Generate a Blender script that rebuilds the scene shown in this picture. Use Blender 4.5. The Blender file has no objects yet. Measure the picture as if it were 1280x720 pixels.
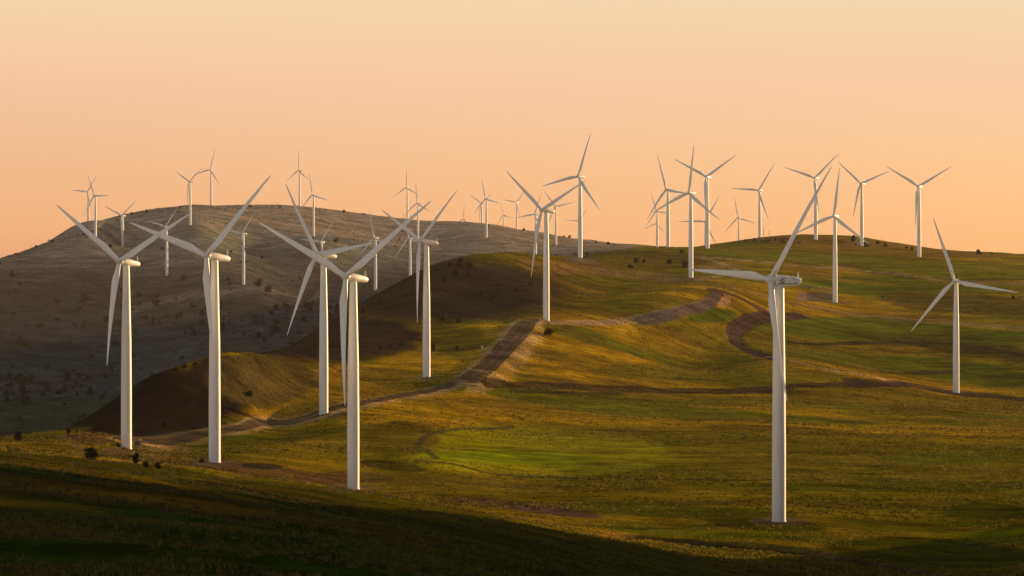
import bpy, bmesh, math, random
import numpy as np
from mathutils import Matrix, Vector

random.seed(11)
rng = np.random.default_rng(7)
sc = bpy.context.scene
COL = sc.collection
F = 3630.0            # focal length in photo pixels (20 degree lens)
HY = 330.0            # eye level in photo pixels
TOWER = 80.0          # hub height of the machines, metres
TILT = math.radians(5)
CONE = math.radians(4.5)

# ------------------------------------------------------------------ helpers
def link(o, parent=None):
    COL.objects.link(o)
    if parent is not None:
        o.parent = parent
    return o

def tag(o, label=None, cat=None, group=None, kind=None):
    if label: o['label'] = label
    if cat: o['category'] = cat
    if group: o['group'] = group
    if kind: o['kind'] = kind
    return o

def empty(name, loc=(0, 0, 0), rz=0.0):
    o = bpy.data.objects.new(name, None)
    o.location = loc; o.rotation_euler = (0, 0, rz); o.empty_display_size = 2
    return link(o)

def mesh_obj(name, bm, mat, parent=None, smooth=True):
    bmesh.ops.recalc_face_normals(bm, faces=bm.faces)
    me = bpy.data.meshes.new(name)
    bm.to_mesh(me); bm.free()
    me.materials.append(mat)
    if smooth:
        for p in me.polygons: p.use_smooth = True
        me.set_sharp_from_angle(angle=math.radians(38))
    return link(bpy.data.objects.new(name, me), parent)

def ring_loft(bm, rings, cap=True):
    vs = [[bm.verts.new(p) for p in r] for r in rings]
    n = len(vs[0])
    for a, b in zip(vs, vs[1:]):
        for i in range(n):
            bm.faces.new((a[i], a[(i + 1) % n], b[(i + 1) % n], b[i]))
    if cap:
        bm.faces.new(vs[0][::-1]); bm.faces.new(vs[-1])

def circle(r, z, n=32, cx=0, cy=0):
    return [(cx + r * math.cos(2 * math.pi * i / n), cy + r * math.sin(2 * math.pi * i / n), z) for i in range(n)]

def add_box(bm, c, s, rz=0.0, bevel=0.0):
    m = Matrix.Translation(c) @ Matrix.Rotation(rz, 4, 'Z') @ Matrix.Diagonal((s[0], s[1], s[2], 1))
    r = bmesh.ops.create_cube(bm, size=1.0, matrix=m)
    if bevel:
        es = list({e for v in r['verts'] for e in v.link_edges})
        bmesh.ops.bevel(bm, geom=es, offset=bevel, segments=2, affect='EDGES')

def add_tube(bm, p0, p1, r0, r1, n=8):
    p0, p1 = Vector(p0), Vector(p1)
    d = (p1 - p0).normalized()
    a = d.orthogonal().normalized(); b = d.cross(a)
    rings = []
    for p, r in ((p0, r0), (p1, r1)):
        rings.append([tuple(p + a * (r * math.cos(2 * math.pi * i / n)) + b * (r * math.sin(2 * math.pi * i / n))) for i in range(n)])
    ring_loft(bm, rings)

# ------------------------------------------------------------------ materials
def new_mat(name):
    m = bpy.data.materials.new(name); m.use_nodes = True
    nt = m.node_tree
    return m, nt, nt.nodes['Principled BSDF']

def paint_mat(name, col, rough=0.45, dirt=0.12, scale=0.35):
    m, nt, p = new_mat(name)
    tc = nt.nodes.new('ShaderNodeTexCoord')
    mp = nt.nodes.new('ShaderNodeMapping'); mp.inputs['Scale'].default_value = (1, 1, 0.12)
    no = nt.nodes.new('ShaderNodeTexNoise'); no.inputs['Scale'].default_value = scale; no.inputs['Detail'].default_value = 5
    rp = nt.nodes.new('ShaderNodeValToRGB')
    rp.color_ramp.elements[0].position = 0.3; rp.color_ramp.elements[1].position = 0.7
    d = 1 - dirt
    rp.color_ramp.elements[0].color = (col[0] * d, col[1] * d * 0.98, col[2] * d * 0.95, 1)
    rp.color_ramp.elements[1].color = (*col, 1)
    nt.links.new(tc.outputs['Object'], mp.inputs['Vector']); nt.links.new(mp.outputs[0], no.inputs['Vector'])
    nt.links.new(no.outputs['Fac'], rp.inputs[0]); nt.links.new(rp.outputs[0], p.inputs['Base Color'])
    p.inputs['Roughness'].default_value = rough
    return m

def foliage_mat(name, c0, c1):
    m, nt, p = new_mat(name)
    g = nt.nodes.new('ShaderNodeNewGeometry')
    oi = nt.nodes.new('ShaderNodeObjectInfo')
    ad = nt.nodes.new('ShaderNodeMath'); ad.operation = 'MULTIPLY_ADD'; ad.inputs[1].default_value = 0.6
    mu = nt.nodes.new('ShaderNodeMath'); mu.operation = 'MULTIPLY'; mu.inputs[1].default_value = 0.4
    mx = nt.nodes.new('ShaderNodeMixRGB'); mx.inputs[1].default_value = (*c0, 1); mx.inputs[2].default_value = (*c1, 1)
    nt.links.new(oi.outputs['Random'], mu.inputs[0])
    nt.links.new(g.outputs['Random Per Island'], ad.inputs[0]); nt.links.new(mu.outputs[0], ad.inputs[2])
    nt.links.new(ad.outputs[0], mx.inputs[0]); nt.links.new(mx.outputs[0], p.inputs['Base Color'])
    p.inputs['Roughness'].default_value = 0.9
    p.inputs['Specular IOR Level'].default_value = 0.0
    return m

M_WHITE = paint_mat('tower_white', (0.78, 0.77, 0.74), 0.45, 0.09, 0.8)
M_BLADE = paint_mat('blade_white', (0.74, 0.75, 0.73), 0.4, 0.10, 0.25)
M_NAC = paint_mat('nacelle_white', (0.78, 0.76, 0.72), 0.42, 0.12, 0.6)
M_GREY = paint_mat('grey_paint', (0.30, 0.31, 0.31), 0.5, 0.2, 0.8)
M_DARK = paint_mat('dark_paint', (0.05, 0.055, 0.06), 0.5, 0.2, 0.8)
M_CONC = paint_mat('concrete', (0.36, 0.33, 0.29), 0.85, 0.3, 0.7)
M_BROWN = paint_mat('brown_cladding', (0.25, 0.11, 0.06), 0.7, 0.3, 0.7)
M_GREENBOX = paint_mat('green_cabinet_paint', (0.045, 0.06, 0.035), 0.5, 0.2, 0.7)
M_CREAM = paint_mat('cream_paint', (0.7, 0.66, 0.45), 0.5, 0.1, 0.7)
M_LEAF = foliage_mat('juniper_foliage', (0.006, 0.008, 0.004), (0.024, 0.025, 0.010))
M_FARLEAF = foliage_mat('far_juniper_foliage', (0.005, 0.010, 0.008), (0.016, 0.024, 0.017))
M_SCRUB = foliage_mat('scrub_foliage', (0.03, 0.03, 0.014), (0.07, 0.06, 0.028))
M_BARK = paint_mat('bark', (0.09, 0.06, 0.04), 0.9, 0.4, 2.0)

# ------------------------------------------------------------------ terrain height field
CTRL = []
def cp(*pts):
    for p in pts: CTRL.append(p)

# the slope the photographer stands on
for px in (-500, 0, 320, 640, 960, 1280, 1780):
    cp((px, HY + F * 3.0 / 12, 12), (px, HY + F * 5.5 / 40, 40), (px, HY + F * 12 / 110, 110))
cp((-400, 740, 200), (0, 742, 200), (320, 745, 200), (640, 765, 200), (960, 800, 200), (1280, 830, 200))
cp((-400, 690, 300), (0, 698, 300), (320, 710, 300), (640, 745, 300), (960, 800, 300), (1280, 850, 300))
# near crest and the dip behind it
cp((-400, 560, 450), (0, 588, 450), (100, 598, 450), (200, 609, 450), (330, 632, 450), (470, 655, 450), (560, 672, 450), (640, 692, 450), (700, 712, 450), (800, 745, 450), (960, 800, 450), (1280, 850, 450))
cp((200, 609, 510), (330, 635, 510), (470, 660, 510), (560, 679, 510), (640, 698, 510), (740, 728, 520))
# second crest
cp((-400, 540, 650), (0, 564, 650), (120, 578, 650), (250, 592, 650), (330, 603, 650), (430, 615, 650), (560, 637, 650), (640, 654, 650), (740, 674, 650), (850, 698, 650), (960, 722, 650), (1100, 740, 650), (1280, 752, 650))
cp((0, 574, 780), (159, 589, 770), (268, 599, 770), (430, 620, 780), (560, 634, 790), (640, 648, 800))
cp((159, 573, 960), (60, 566, 980), (230, 585, 930), (350, 597, 930))
# an unseen spur added outside the right of the frame to shade the near slope
cp((1420, 850, 300), (1420, 850, 450), (1420, 760, 650))
cp((1800, HY + F * 14 / 250, 250), (1800, HY, 330), (1800, HY - F * 20 / 450, 450), (1800, HY - F * 36 / 560, 560), (1800, HY - F * 30 / 680, 680), (1800, HY - F * 8 / 850, 850), (1800, HY + F * 45 / 1000, 1000), (1800, HY + F * 85 / 1200, 1200))
# valley floor with the front row
cp((500, 520, 1450), (560, 580, 1180), (640, 535, 1480), (640, 595, 1180), (780, 560, 1350), (800, 520, 1600), (960, 540, 1480), (1100, 540, 1530), (1280, 540, 1560), (1280, 600, 1200), (1100, 600, 1180), (800, 620, 1080), (700, 638, 1000), (600, 625, 1060), (1280, 650, 1000), (1280, 698, 850), (1100, 690, 860), (800, 672, 880), (900, 688, 850), (1700, 540, 1560))
# left shoulder with the earth road
cp((-300, 560, 1100), (0, 553, 1160), (50, 546, 1210), (90, 541, 1260), (150, 541, 1330), (190, 545, 1345), (240, 541, 1365), (120, 556, 1180), (330, 528, 1440), (330, 560, 1210))
cp((290, 447, 1510), (255, 451, 1485), (230, 458, 1460), (180, 481, 1425), (150, 506, 1405), (110, 535, 1375), (250, 505, 1415), (280, 530, 1395), (260, 463, 1575), (225, 475, 1560), (195, 494, 1530), (295, 450, 1620), (380, 447, 1660), (330, 447, 1570), (220, 538, 1365), (330, 505, 1490), (365, 470, 1590), (403, 495, 1540), (430, 468, 1690), (450, 455, 1770), (520, 452, 1810), (590, 474, 1700), (620, 455, 1830), (640, 480, 1720), (700, 480, 1770), (880, 486, 1860), (1060, 480, 1960), (480, 434, 1900), (540, 428, 1960))
# spur behind the plateau, dip behind the spur
cp((380, 441, 1900), (440, 418, 2000), (470, 412, 2040), (540, 407, 2070), (600, 403, 2100), (650, 402, 2120), (560, 411, 2120), (480, 414, 2090), (620, 403.5, 2150))
# dark round hill
cp((430, 400, 2190), (450, 390, 2210), (470, 382, 2230), (500, 367, 2280), (530, 349, 2330), (560, 333, 2380), (600, 323, 2450), (640, 319, 2540), (680, 319, 2680), (540, 378, 2195), (590, 362, 2265), (640, 372, 2200), (620, 345, 2360), (700, 378, 2240), (683, 350, 2440), (740, 360, 2520), (780, 345, 2640), (760, 330, 2790), (720, 402, 2110), (760, 402, 2150), (840, 393, 2230), (880, 378, 2330), (905, 367, 2420))
# green hill on the right
cp((800, 310, 3400), (830, 309, 3350), (855, 309, 3350), (920, 303, 3700), (950, 299, 3760), (1000, 296.5, 3820), (1060, 299, 3820), (1110, 308.5, 3720), (1160, 314, 3720), (1200, 317, 3720), (1280, 318, 3740), (900, 340, 2860), (960, 330, 3010), (1000, 350, 2860), (1100, 350, 2950), (1200, 350, 2950), (1280, 352, 2950), (1280, 497, 2060), (1120, 440, 2350), (1280, 440, 2350), (1200, 400, 2600), (960, 400, 2400), (905, 415, 2250), (960, 447, 2110), (860, 440, 2150), (800, 440, 2060), (720, 440, 1960), (1700, 320, 3740), (1700, 352, 2950), (1700, 497, 2060), (1050, 420, 2420), (820, 350, 2720))
# long grey hill on the left
SKY = [(-400, 400, 4700), (-150, 365, 4850), (0, 324, 5050), (40, 310, 5150), (70, 301, 5280), (100, 294, 5400), (125, 290, 5480), (145, 276, 5700), (160, 269, 5800), (200, 262, 6000), (240, 258, 6100), (268, 258, 6180), (340, 258, 6300), (420, 264, 6450), (470, 269, 6550), (520, 275, 6600), (600, 281, 6640), (645, 286, 6660), (700, 295, 6600), (740, 302, 6500), (780, 308, 6300)]
cp(*SKY)
cp((0, 350, 5800), (-150, 385, 5700), (0, 352, 6700), (50, 326, 6000), (50, 332, 6900), (-400, 430, 6000), (95, 300, 6000), (-100, 365, 7600), (50, 336, 8200), (140, 288, 6300), (20, 318, 5200), (-60, 346, 4950))
cp((-400, 470, 4000), (0, 342, 4850), (0, 400, 4450), (0, 460, 4120), (0, 510, 3880), (0, 545, 3700), (100, 350, 4780), (100, 420, 4370), (100, 480, 4060), (100, 530, 3800), (200, 305, 5300), (200, 400, 4470), (200, 455, 4180), (300, 305, 5400), (300, 400, 4420), (300, 440, 4210), (400, 325, 5100), (400, 385, 4500), (400, 422, 4290), (560, 322, 5450), (640, 306, 5850), (760, 312, 5700))
# unseen hollows behind the crests
cp((0, 585, 1850), (100, 565, 2050), (150, 545, 2300), (290, 478, 2350), (400, 445, 2950), (500, 405, 3450), (600, 356, 3650), (700, 338, 3850), (760, 325, 4250), (-400, 600, 2000), (200, 500, 2800), (1000, 312, 4700), (1280, 332, 4900), (880, 322, 4300), (1150, 325, 4500))
for px in (-500, 0, 320, 640, 960, 1280, 1780):
    cp((px, 322, 10500))

# ------------------------------------------------------------------ the machines: hub px, hub py, distance, yaw, rotor phase, blade length, label
TURB = [
 (963.5, 349.5, 963, 57, 34, 45, 'w', 'nearest and tallest white wind turbine, wedge nacelle with dark emblem, standing alone at right'),
 (432, 345, 1096, 37, 55, 49, 'r', 'tall white turbine nearest the foreground slope, base on reddish soil, left of the oval meadow'),
 (258, 320, 1126, 39, 47, 45, 'r', 'tall white turbine with a dark bush at its foot, second from left in front row'),
 (149, 327, 1246, 35, 63, 45, 'r', 'white front row turbine beside a dark cabinet and a pale post, leftmost of the row'),
 (396, 318, 1459, 46, 83, 45, 'r', 'white turbine at the edge of the earth road, one level blade behind its bigger neighbour'),
 (525, 302, 1718, 57, 53, 49, 'r', 'white wind turbine on the grassy plateau before the dark round hill, one blade shaded brown'),
 (677, 262.5, 2082, 48, 66, 49, 'r', 'white turbine at the top of the earth road cutting, next to a round dark bush'),
 (1193, 350, 2089, 24, 100, 48, 'r', 'white wind turbine alone in the green pasture near the right edge of the photo'),
 (1042, 270, 2714, 28, 6, 45, 's', 'white wind turbine on a bare gravel pad, one blade straight up behind the nearest machine'),
 (861, 241, 2753, 38, 5, 45, 's', 'white wind turbine by the switchback track, one blade upright and crossing its neighbour'),
 (722.5, 220.5, 2861, 39, 18, 45, 's', 'white turbine on top of the dark round hill with a bush on either side'),
 (832.5, 237, 3600, 48, 98, 47, 's', 'wind turbine just behind the ridge, upright blade tilted left, left of the upright-bladed one'),
 (882.5, 221, 3263, 30, 57, 45, 's', 'turbine on the green ridge with two blades raised in a V, highest of its cluster'),
 (1147.5, 233, 3300, 29, 61, 45, 's', 'wind turbine farthest right on the skyline ridge, two blades raised in a V'),
 (1075.5, 229.5, 3747, 37, 70, 45, 's', 'wind turbine on the skyline beside a small brown cabin and a bush'),
 (1018, 222.5, 3796, 35, 48, 47, 's', 'wind turbine on the crown of the green hill, partly behind the big raised blade'),
 (948, 238, 4200, 38, 34, 47, 's', 'wind turbine on the left shoulder of the green hilltop, one blade level to the left'),
 (922.5, 272, 6200, 38, 105, 47, 's', 'small distant wind turbine behind the green ridge, alone between two larger ones'),
 (881, 277, 4800, 24, 30, 47, 's', 'distant wind turbine whose tower stands just behind the highest V-bladed one on the ridge'),
 (820.5, 264, 6400, 39, 98, 47, 's', 'distant wind turbine at the left end of the ridge cluster, taller of an overlapping pair'),
 (820, 279.5, 9000, 36, 8, 47, 's', 'tiny far wind turbine low behind the left end of the ridge cluster'),
 (724, 276.5, 8000, 30, 34, 47, 's', 'far wind turbine hidden behind the tower of the dark hilltop machine, only blades showing'),
 (694, 258, 6050, 28, 80, 45, 's', 'distant turbine on the end of the grey hill, just right of the road cutting turbine'),
 (668, 268, 5479, 44, 22, 45, 's', 'distant wind turbine behind the left blades of the road cutting machine'),
 (645, 253, 8400, 30, 41, 47, 's', 'far thin wind turbine over the grey ridge under a big slanting blade tip'),
 (629, 269, 9400, 53, 101, 47, 's', 'tiny far wind turbine peeping over the grey ridge, lowest hub of its group'),
 (606.6, 248.5, 5988, 42, 103, 45, 's', 'turbine standing on the near side of the grey ridge, right one of a crossing pair'),
 (601, 254, 6900, 44, 59, 47, 's', 'turbine behind the grey ridge, left one of a crossing pair, two blades in a V'),
 (579, 274, 8600, 45, 3, 47, 's', 'far wind turbine with only its upright blade and hub clear of the grey ridge'),
 (511, 298, 5007, 40, 101, 47, 's', 'wind turbine low on the grey slope directly behind the plateau machine'),
 (521, 254, 6000, 44, 113, 47, 's', 'wind turbine on the grey slope, lower right one of a pair with upright blades'),
 (508, 234, 6850, 36, 117, 47, 's', 'wind turbine behind the grey ridge, upper left one of a pair with upright blades'),
 (467.5, 297.5, 4468, 40, 104, 45, 's', 'wind turbine low on the grey slope, between the two crossing front rotors'),
 (401, 302.5, 5000, 36, 36, 47, 's', 'wind turbine on the grey slope mostly hidden behind the road edge machine'),
 (373, 213, 6500, 47, 118, 47, 's', 'wind turbine on the summit skyline with one blade straight up, above the sloping rotor tips'),
 (390.5, 243.5, 5639, 39, 105, 45, 's', 'wind turbine just below the grey summit skyline, right of the upright-bladed one'),
 (302.5, 292, 4610, 41, 39, 45, 's', 'wind turbine on the grey slope right beside the front row nacelle of the second machine'),
 (206.5, 283.5, 4800, 42, 43, 45, 's', 'wind turbine on the grey slope where two front row blades cross'),
 (262.5, 212, 6350, 35, 16, 47, 's', 'highest turbine on the left summit of the grey hill, one blade up to the right'),
 (236, 227, 5400, 43, 57, 45, 's', 'wind turbine just below the left summit of the grey hill, two blades in a V'),
 (152, 269.5, 5400, 36, 52, 47, 's', 'wind turbine on the grey hillside directly above the leftmost front row machine'),
 (117.5, 244.5, 5232, 44, 91, 45, 's', 'turbine on the left skyline, right one of a pair, one blade level to the right'),
 (109, 240, 6400, 35, 36, 47, 's', 'turbine behind the left skyline, left one of a pair, one blade level to the left'),
]
OVER = {'w': 3.4, 'r': 4.5, 's': 3.4}     # rotor overhang in front of the tower axis
def base_of(t):
    """tower base in photo pixels; the tower stands behind the hub by the rotor overhang"""
    hx, hy, D, yaw = t[0], t[1], t[2], math.radians(t[3])
    over = OVER[t[6]]
    X = (hx - 640) / F * D + over * math.sin(yaw) * 1.0
    Y = D + over * math.cos(yaw)
    Z = (HY - hy) / F * D - TOWER - 0.3
    return X, Y, Z
TB = [base_of(t) for t in TURB]
for (X, Y, Z), t in zip(TB, TURB):
    CTRL.append((640 + X / Y * F, HY - Z / Y * F, Y))

C = np.array(CTRL, float)
cu = (C[:, 0] - 640) / F
cv = np.log(C[:, 2]) * 0.36
cz = (HY - C[:, 1]) / F * C[:, 2]
EPS = 0.012
def kern(u, v):
    d2 = (u[:, None] - cu[None]) ** 2 + (v[:, None] - cv[None]) ** 2
    return np.sqrt(d2 + EPS * EPS)
A = kern(cu, cv)
n = len(C)
A[np.arange(n), np.arange(n)] += 0.0
sysm = np.zeros((n + 1, n + 1)); sysm[:n, :n] = A - 1e-5 * np.eye(n); sysm[:n, n] = 1; sysm[n, :n] = 1
W = np.linalg.solve(sysm, np.append(cz, 0))

def hash2(ix, iy, s):
    h = (ix.astype(np.int64) * 374761393 + iy.astype(np.int64) * 668265263 + s * 1274126177) & 0x7fffffff
    h = ((h ^ (h >> 13)) * 1274126177) & 0x7fffffff
    h = (h ^ (h >> 16))
    return (h & 0xffff) / 32767.5 - 1
def vnoise(x, y, s):
    ix = np.floor(x); iy = np.floor(y); fx = x - ix; fy = y - iy
    ix = ix.astype(np.int64); iy = iy.astype(np.int64)
    ux = fx * fx * fx * (fx * (fx * 6 - 15) + 10); uy = fy * fy * fy * (fy * (fy * 6 - 15) + 10)
    a = hash2(ix, iy, s); b = hash2(ix + 1, iy, s); c = hash2(ix, iy + 1, s); d = hash2(ix + 1, iy + 1, s)
    return a + (b - a) * ux + (c - a) * uy + (a - b - c + d) * ux * uy
def fbm(x, y, wl, s, octv=4, gain=0.5):
    o = 0; amp = 1; tot = 0
    for k in range(octv):
        ca, sa = math.cos(0.7 * k + s), math.sin(0.7 * k + s)
        o = o + amp * vnoise((x * ca - y * sa) / wl, (x * sa + y * ca) / wl, s * 17 + k)
        tot += amp; amp *= gain; wl *= 0.5
    return o / tot

TBX = np.array([b[0] for b in TB]); TBY = np.array([b[1] for b in TB])
def height(X, Y):
    X = np.asarray(X, float).ravel(); Y = np.asarray(Y, float).ravel()
    D = np.hypot(X, Y)
    u = np.arctan2(X, np.maximum(Y, 1e-6)); u = np.where(Y <= 0, np.sign(X + 1e-9) * 1.5, u)
    u = np.tan(np.clip(u, -0.31, 0.31))
    Dy = np.where(np.abs(np.arctan2(X, Y)) < 0.31, Y, D * math.cos(0.31))
    v = np.log(np.clip(Dy, 8, 11000)) * 0.36
    z = np.empty_like(X)
    for i in range(0, len(X), 20000):
        z[i:i + 20000] = kern(u[i:i + 20000], v[i:i + 20000]) @ W[:n] + W[n]
    # relief the survey points do not carry
    near = np.clip((D - 60) / 200, 0, 1)
    damp = np.ones_like(z)
    for x, y in zip(TBX, TBY):
        r = 45 if y < 2500 else 90
        damp *= 1 - np.exp(-((X - x) ** 2 + (Y - y) ** 2) / (2 * r * r))
    far = np.clip((D - 3300) / 1200, 0, 1)
    mid = np.clip((D - 700) / 400, 0, 1) * (1 - far)
    z = z + near * 0.35 * fbm(X, Y, 14, 3, 3)
    z = z + (0.4 + 0.6 * damp) * near * (1 - far) * 0.75 * fbm(X, Y * 0.8, 34, 4, 3)
    z = z + (0.4 + 0.6 * damp) * near * (0.9 * fbm(X, Y, 70, 5, 4)) * (1 - far * 0.3)
    z = z + damp * mid * 2.0 * fbm(X * 0.6, Y * 0.8, 110, 9, 3)
    rid = 1 - np.abs(fbm(X * 0.9 + Y * 0.25, Y * 0.45, 420, 13, 4)) * 2.2
    z = z + damp * far * (9 * (rid - 0.45) + 5 * fbm(X, Y, 150, 15, 4))
    return z

# ------------------------------------------------------------------ terrain grid (polar round the viewpoint)
az_f = np.arctan((np.arange(-140, 1421, 1.5) - 640) / F)
az_l = np.linspace(-math.pi, az_f[0], 46)[:-1]
az_r = np.linspace(az_f[-1], math.pi, 46)[1:-1]
AZ = np.concatenate([az_l, az_f, az_r])
RR = np.concatenate([np.geomspace(2.5, 150, 40)[:-1], np.geomspace(150, 700, 260)[:-1], np.geomspace(700, 3000, 640)[:-1], np.geomspace(3000, 7000, 260)[:-1], np.geomspace(7000, 10500, 50)])
na, nr = len(AZ), len(RR)
GX = np.sin(AZ)[:, None] * RR[None]; GY = np.cos(AZ)[:, None] * RR[None]
GZ = height(GX, GY).reshape(na, nr)

# finding the ground under a photo pixel: first point along the line of sight
col_i0 = len(az_l)
def at(px, py):
    i = col_i0 + (px + 140) / 1.5
    i0 = int(np.clip(math.floor(i), 0, na - 2)); f = min(max(i - i0, 0), 1)
    z = GZ[i0] * (1 - f) + GZ[i0 + 1] * f
    a = AZ[i0] * (1 - f) + AZ[i0 + 1] * f
    y = RR * math.cos(a)
    p = HY - z / y * F
    ok = (RR > 180) & (p <= py)
    k = int(np.argmax(ok)) if ok.any() else int(np.argmin(np.where(RR > 180, p, 1e9)))
    r = RR[k]
    if ok.any() and k > 0 and p[k - 1] > py:
        t = (p[k - 1] - py) / (p[k - 1] - p[k]); r = RR[k - 1] + t * (RR[k] - RR[k - 1])
    return math.sin(a) * r, math.cos(a) * r
def ground(x, y):
    return float(height([x], [y])[0])

# ------------------------------------------------------------------ land cover
COVER = {}
def c3(r, g, b): return np.array((r, g, b))
DRY = c3(0.33, 0.245, 0.03); GREEN = c3(0.10, 0.145, 0.012); OLIVE = c3(0.165, 0.15, 0.018)
BRUSH = c3(0.115, 0.085, 0.04); SOIL = c3(0.15, 0.072, 0.028); ROAD = c3(0.13, 0.10, 0.075); TAN = c3(0.50, 0.31, 0.13)
FARB = c3(0.20, 0.145, 0.10); FARG = c3(0.095, 0.105, 0.08); DARKG = c3(0.015, 0.036, 0.02)
D2 = np.hypot(GX, GY)
N1 = fbm(GX.ravel() * 0.5, GY.ravel(), 240, 21, 5).reshape(na, nr)
N2 = fbm(GX.ravel() * 0.45, GY.ravel(), 75, 23, 4).reshape(na, nr)
N3 = fbm(GX.ravel() * 0.55, GY.ravel(), 26, 27, 3).reshape(na, nr)
N4 = fbm(GX.ravel() * 0.35, GY.ravel(), 38, 31, 4).reshape(na, nr)
def sstep(a, b, x):
    t = np.clip((x - a) / (b - a), 0, 1); return t * t * (3 - 2 * t)
def mix(a, b, w): return a * (1 - w[..., None]) + b * w[..., None]
col = np.zeros((na, nr, 3)) + DRY
col = mix(col, OLIVE, sstep(-0.15, 0.25, N1 + 0.5 * N2))
col = mix(col, GREEN, sstep(0.05, 0.4, N2 * 0.8 - N1 + 0.3 * N4) * 0.85)
col = mix(col, BRUSH, sstep(0.18, 0.5, N4 + 0.35 * N3) * 0.75)
# the near slope: dull green grass with straw coloured tufts, darkened for its shade
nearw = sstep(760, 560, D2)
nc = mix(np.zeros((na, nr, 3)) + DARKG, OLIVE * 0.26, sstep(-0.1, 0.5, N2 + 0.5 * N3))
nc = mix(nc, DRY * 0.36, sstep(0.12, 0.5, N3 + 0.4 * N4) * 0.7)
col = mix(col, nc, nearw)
# far hill: grey brown steppe with haze, lit top and shaded foot painted in
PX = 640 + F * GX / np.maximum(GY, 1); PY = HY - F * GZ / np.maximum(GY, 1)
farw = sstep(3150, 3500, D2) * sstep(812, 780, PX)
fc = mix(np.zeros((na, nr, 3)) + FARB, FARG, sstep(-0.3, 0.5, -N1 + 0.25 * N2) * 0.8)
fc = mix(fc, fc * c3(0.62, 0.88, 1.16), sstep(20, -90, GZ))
fc = fc * (0.58 + 1.35 * sstep(-45, 50, GZ))[..., None]  # sunlit top brightened and shaded foot darkened by height
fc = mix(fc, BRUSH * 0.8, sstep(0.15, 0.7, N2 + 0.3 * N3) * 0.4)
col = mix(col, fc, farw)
# dark round hill: brown sagebrush, darkened to paint in its shade
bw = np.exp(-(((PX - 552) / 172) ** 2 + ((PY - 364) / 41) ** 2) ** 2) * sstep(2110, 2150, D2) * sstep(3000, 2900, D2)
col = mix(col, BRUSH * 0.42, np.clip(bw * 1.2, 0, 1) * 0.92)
# western flank, its shade painted dark
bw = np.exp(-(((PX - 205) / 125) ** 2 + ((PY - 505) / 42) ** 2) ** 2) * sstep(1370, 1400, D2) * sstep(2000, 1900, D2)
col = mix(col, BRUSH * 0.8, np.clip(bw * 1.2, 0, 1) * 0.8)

VIS = np.zeros((na, nr), bool)   # only ground in sight takes the traced patches
run = np.minimum.accumulate(np.where(RR[None] > 180, PY, 1e9), axis=1)
VIS = (PY <= run + 2.0) & (GY > 0)
def patch(cx, cy, rx, ry, colr, w=0.9, slope=0.0, nz=0.35, dmax=3300):
    """an oval patch of other vegetation"""
    global col
    dx = (PX - cx) / rx; dy = (PY - cy - slope * (PX - cx)) / ry
    q = np.sqrt(dx * dx + dy * dy) + nz * (N2 * 0.6 + N3 * 0.4)
    m = sstep(1.08, 0.86, q) * w * VIS * (D2 < (dmax if cx < 780 else 1e9))
    col = mix(col, colr, m)
# meadows
patch(50, 520, 130, 24, c3(0.052, 0.066, 0.034), 0.85, -0.05, dmax=1e9)
patch(560, 596, 400, 7, OLIVE, 0.5, 0.0)
patch(660, 564, 185, 32, c3(0.25, 0.27, 0.024), 0.97, 0.03, nz=0.12)
patch(640, 572, 120, 9, c3(0.19, 0.28, 0.02), 0.8, 0.03, nz=0.2)
patch(890, 395, 34, 9, c3(0.06, 0.11, 0.012), 0.9, -0.08)
patch(1110, 415, 190, 15, c3(0.075, 0.125, 0.012), 0.9, 0.06)
patch(1120, 368, 190, 9, c3(0.12, 0.17, 0.018), 0.85, 0.12)
patch(1000, 322, 160, 7, c3(0.14, 0.17, 0.02), 0.9, 0.05)
patch(1200, 338, 130, 11, c3(0.15, 0.175, 0.02), 0.9, 0.02)
patch(950, 345, 90, 9, c3(0.17, 0.18, 0.02), 0.7, 0.05)
patch(1200, 465, 110, 14, c3(0.075, 0.12, 0.012), 0.85, 0.12)
patch(1080, 452, 120, 8, c3(0.10, 0.125, 0.014), 0.75, 0.12)
patch(1200, 378, 110, 13, BRUSH, 0.85, 0.08)
patch(1080, 308, 160, 9, BRUSH * 1.7, 0.9, 0.06)
patch(970, 301, 90, 5, BRUSH * 1.1, 0.9, 0.0)
patch(800, 326, 100, 13, c3(0.10, 0.085, 0.035), 0.85, 0.0)
patch(1180, 432, 130, 6, c3(0.06, 0.06, 0.02), 0.8, 0.14)
patch(1240, 440, 90, 10, c3(0.055, 0.055, 0.02), 0.75, 0.1)
patch(860, 465, 110, 12, c3(0.12, 0.12, 0.022), 0.7, 0.03)
patch(780, 500, 160, 8, c3(0.11, 0.115, 0.018), 0.6, 0.0)
patch(1100, 500, 180, 7, c3(0.15, 0.13, 0.02), 0.6, 0.0)
patch(1180, 573, 90, 8, c3(0.09, 0.125, 0.014), 0.8, 0.0)
patch(860, 640, 150, 9, c3(0.06, 0.085, 0.014), 0.85, 0.06)
patch(1120, 608, 190, 8, c3(0.07, 0.085, 0.016), 0.8, 0.0)
patch(1230, 640, 60, 12, c3(0.045, 0.07, 0.012), 0.85, 0.0)
patch(1180, 690, 150, 18, c3(0.04, 0.06, 0.012), 0.9, 0.05)  # shade at the bottom right painted dark
patch(960, 656, 80, 9, c3(0.04, 0.055, 0.012), 0.85, 0.05)
patch(500, 550, 50, 22, c3(0.10, 0.085, 0.022), 0.8, 0.0)
patch(490, 582, 40, 6, BRUSH * 0.6, 0.85, 0.1)
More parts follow.
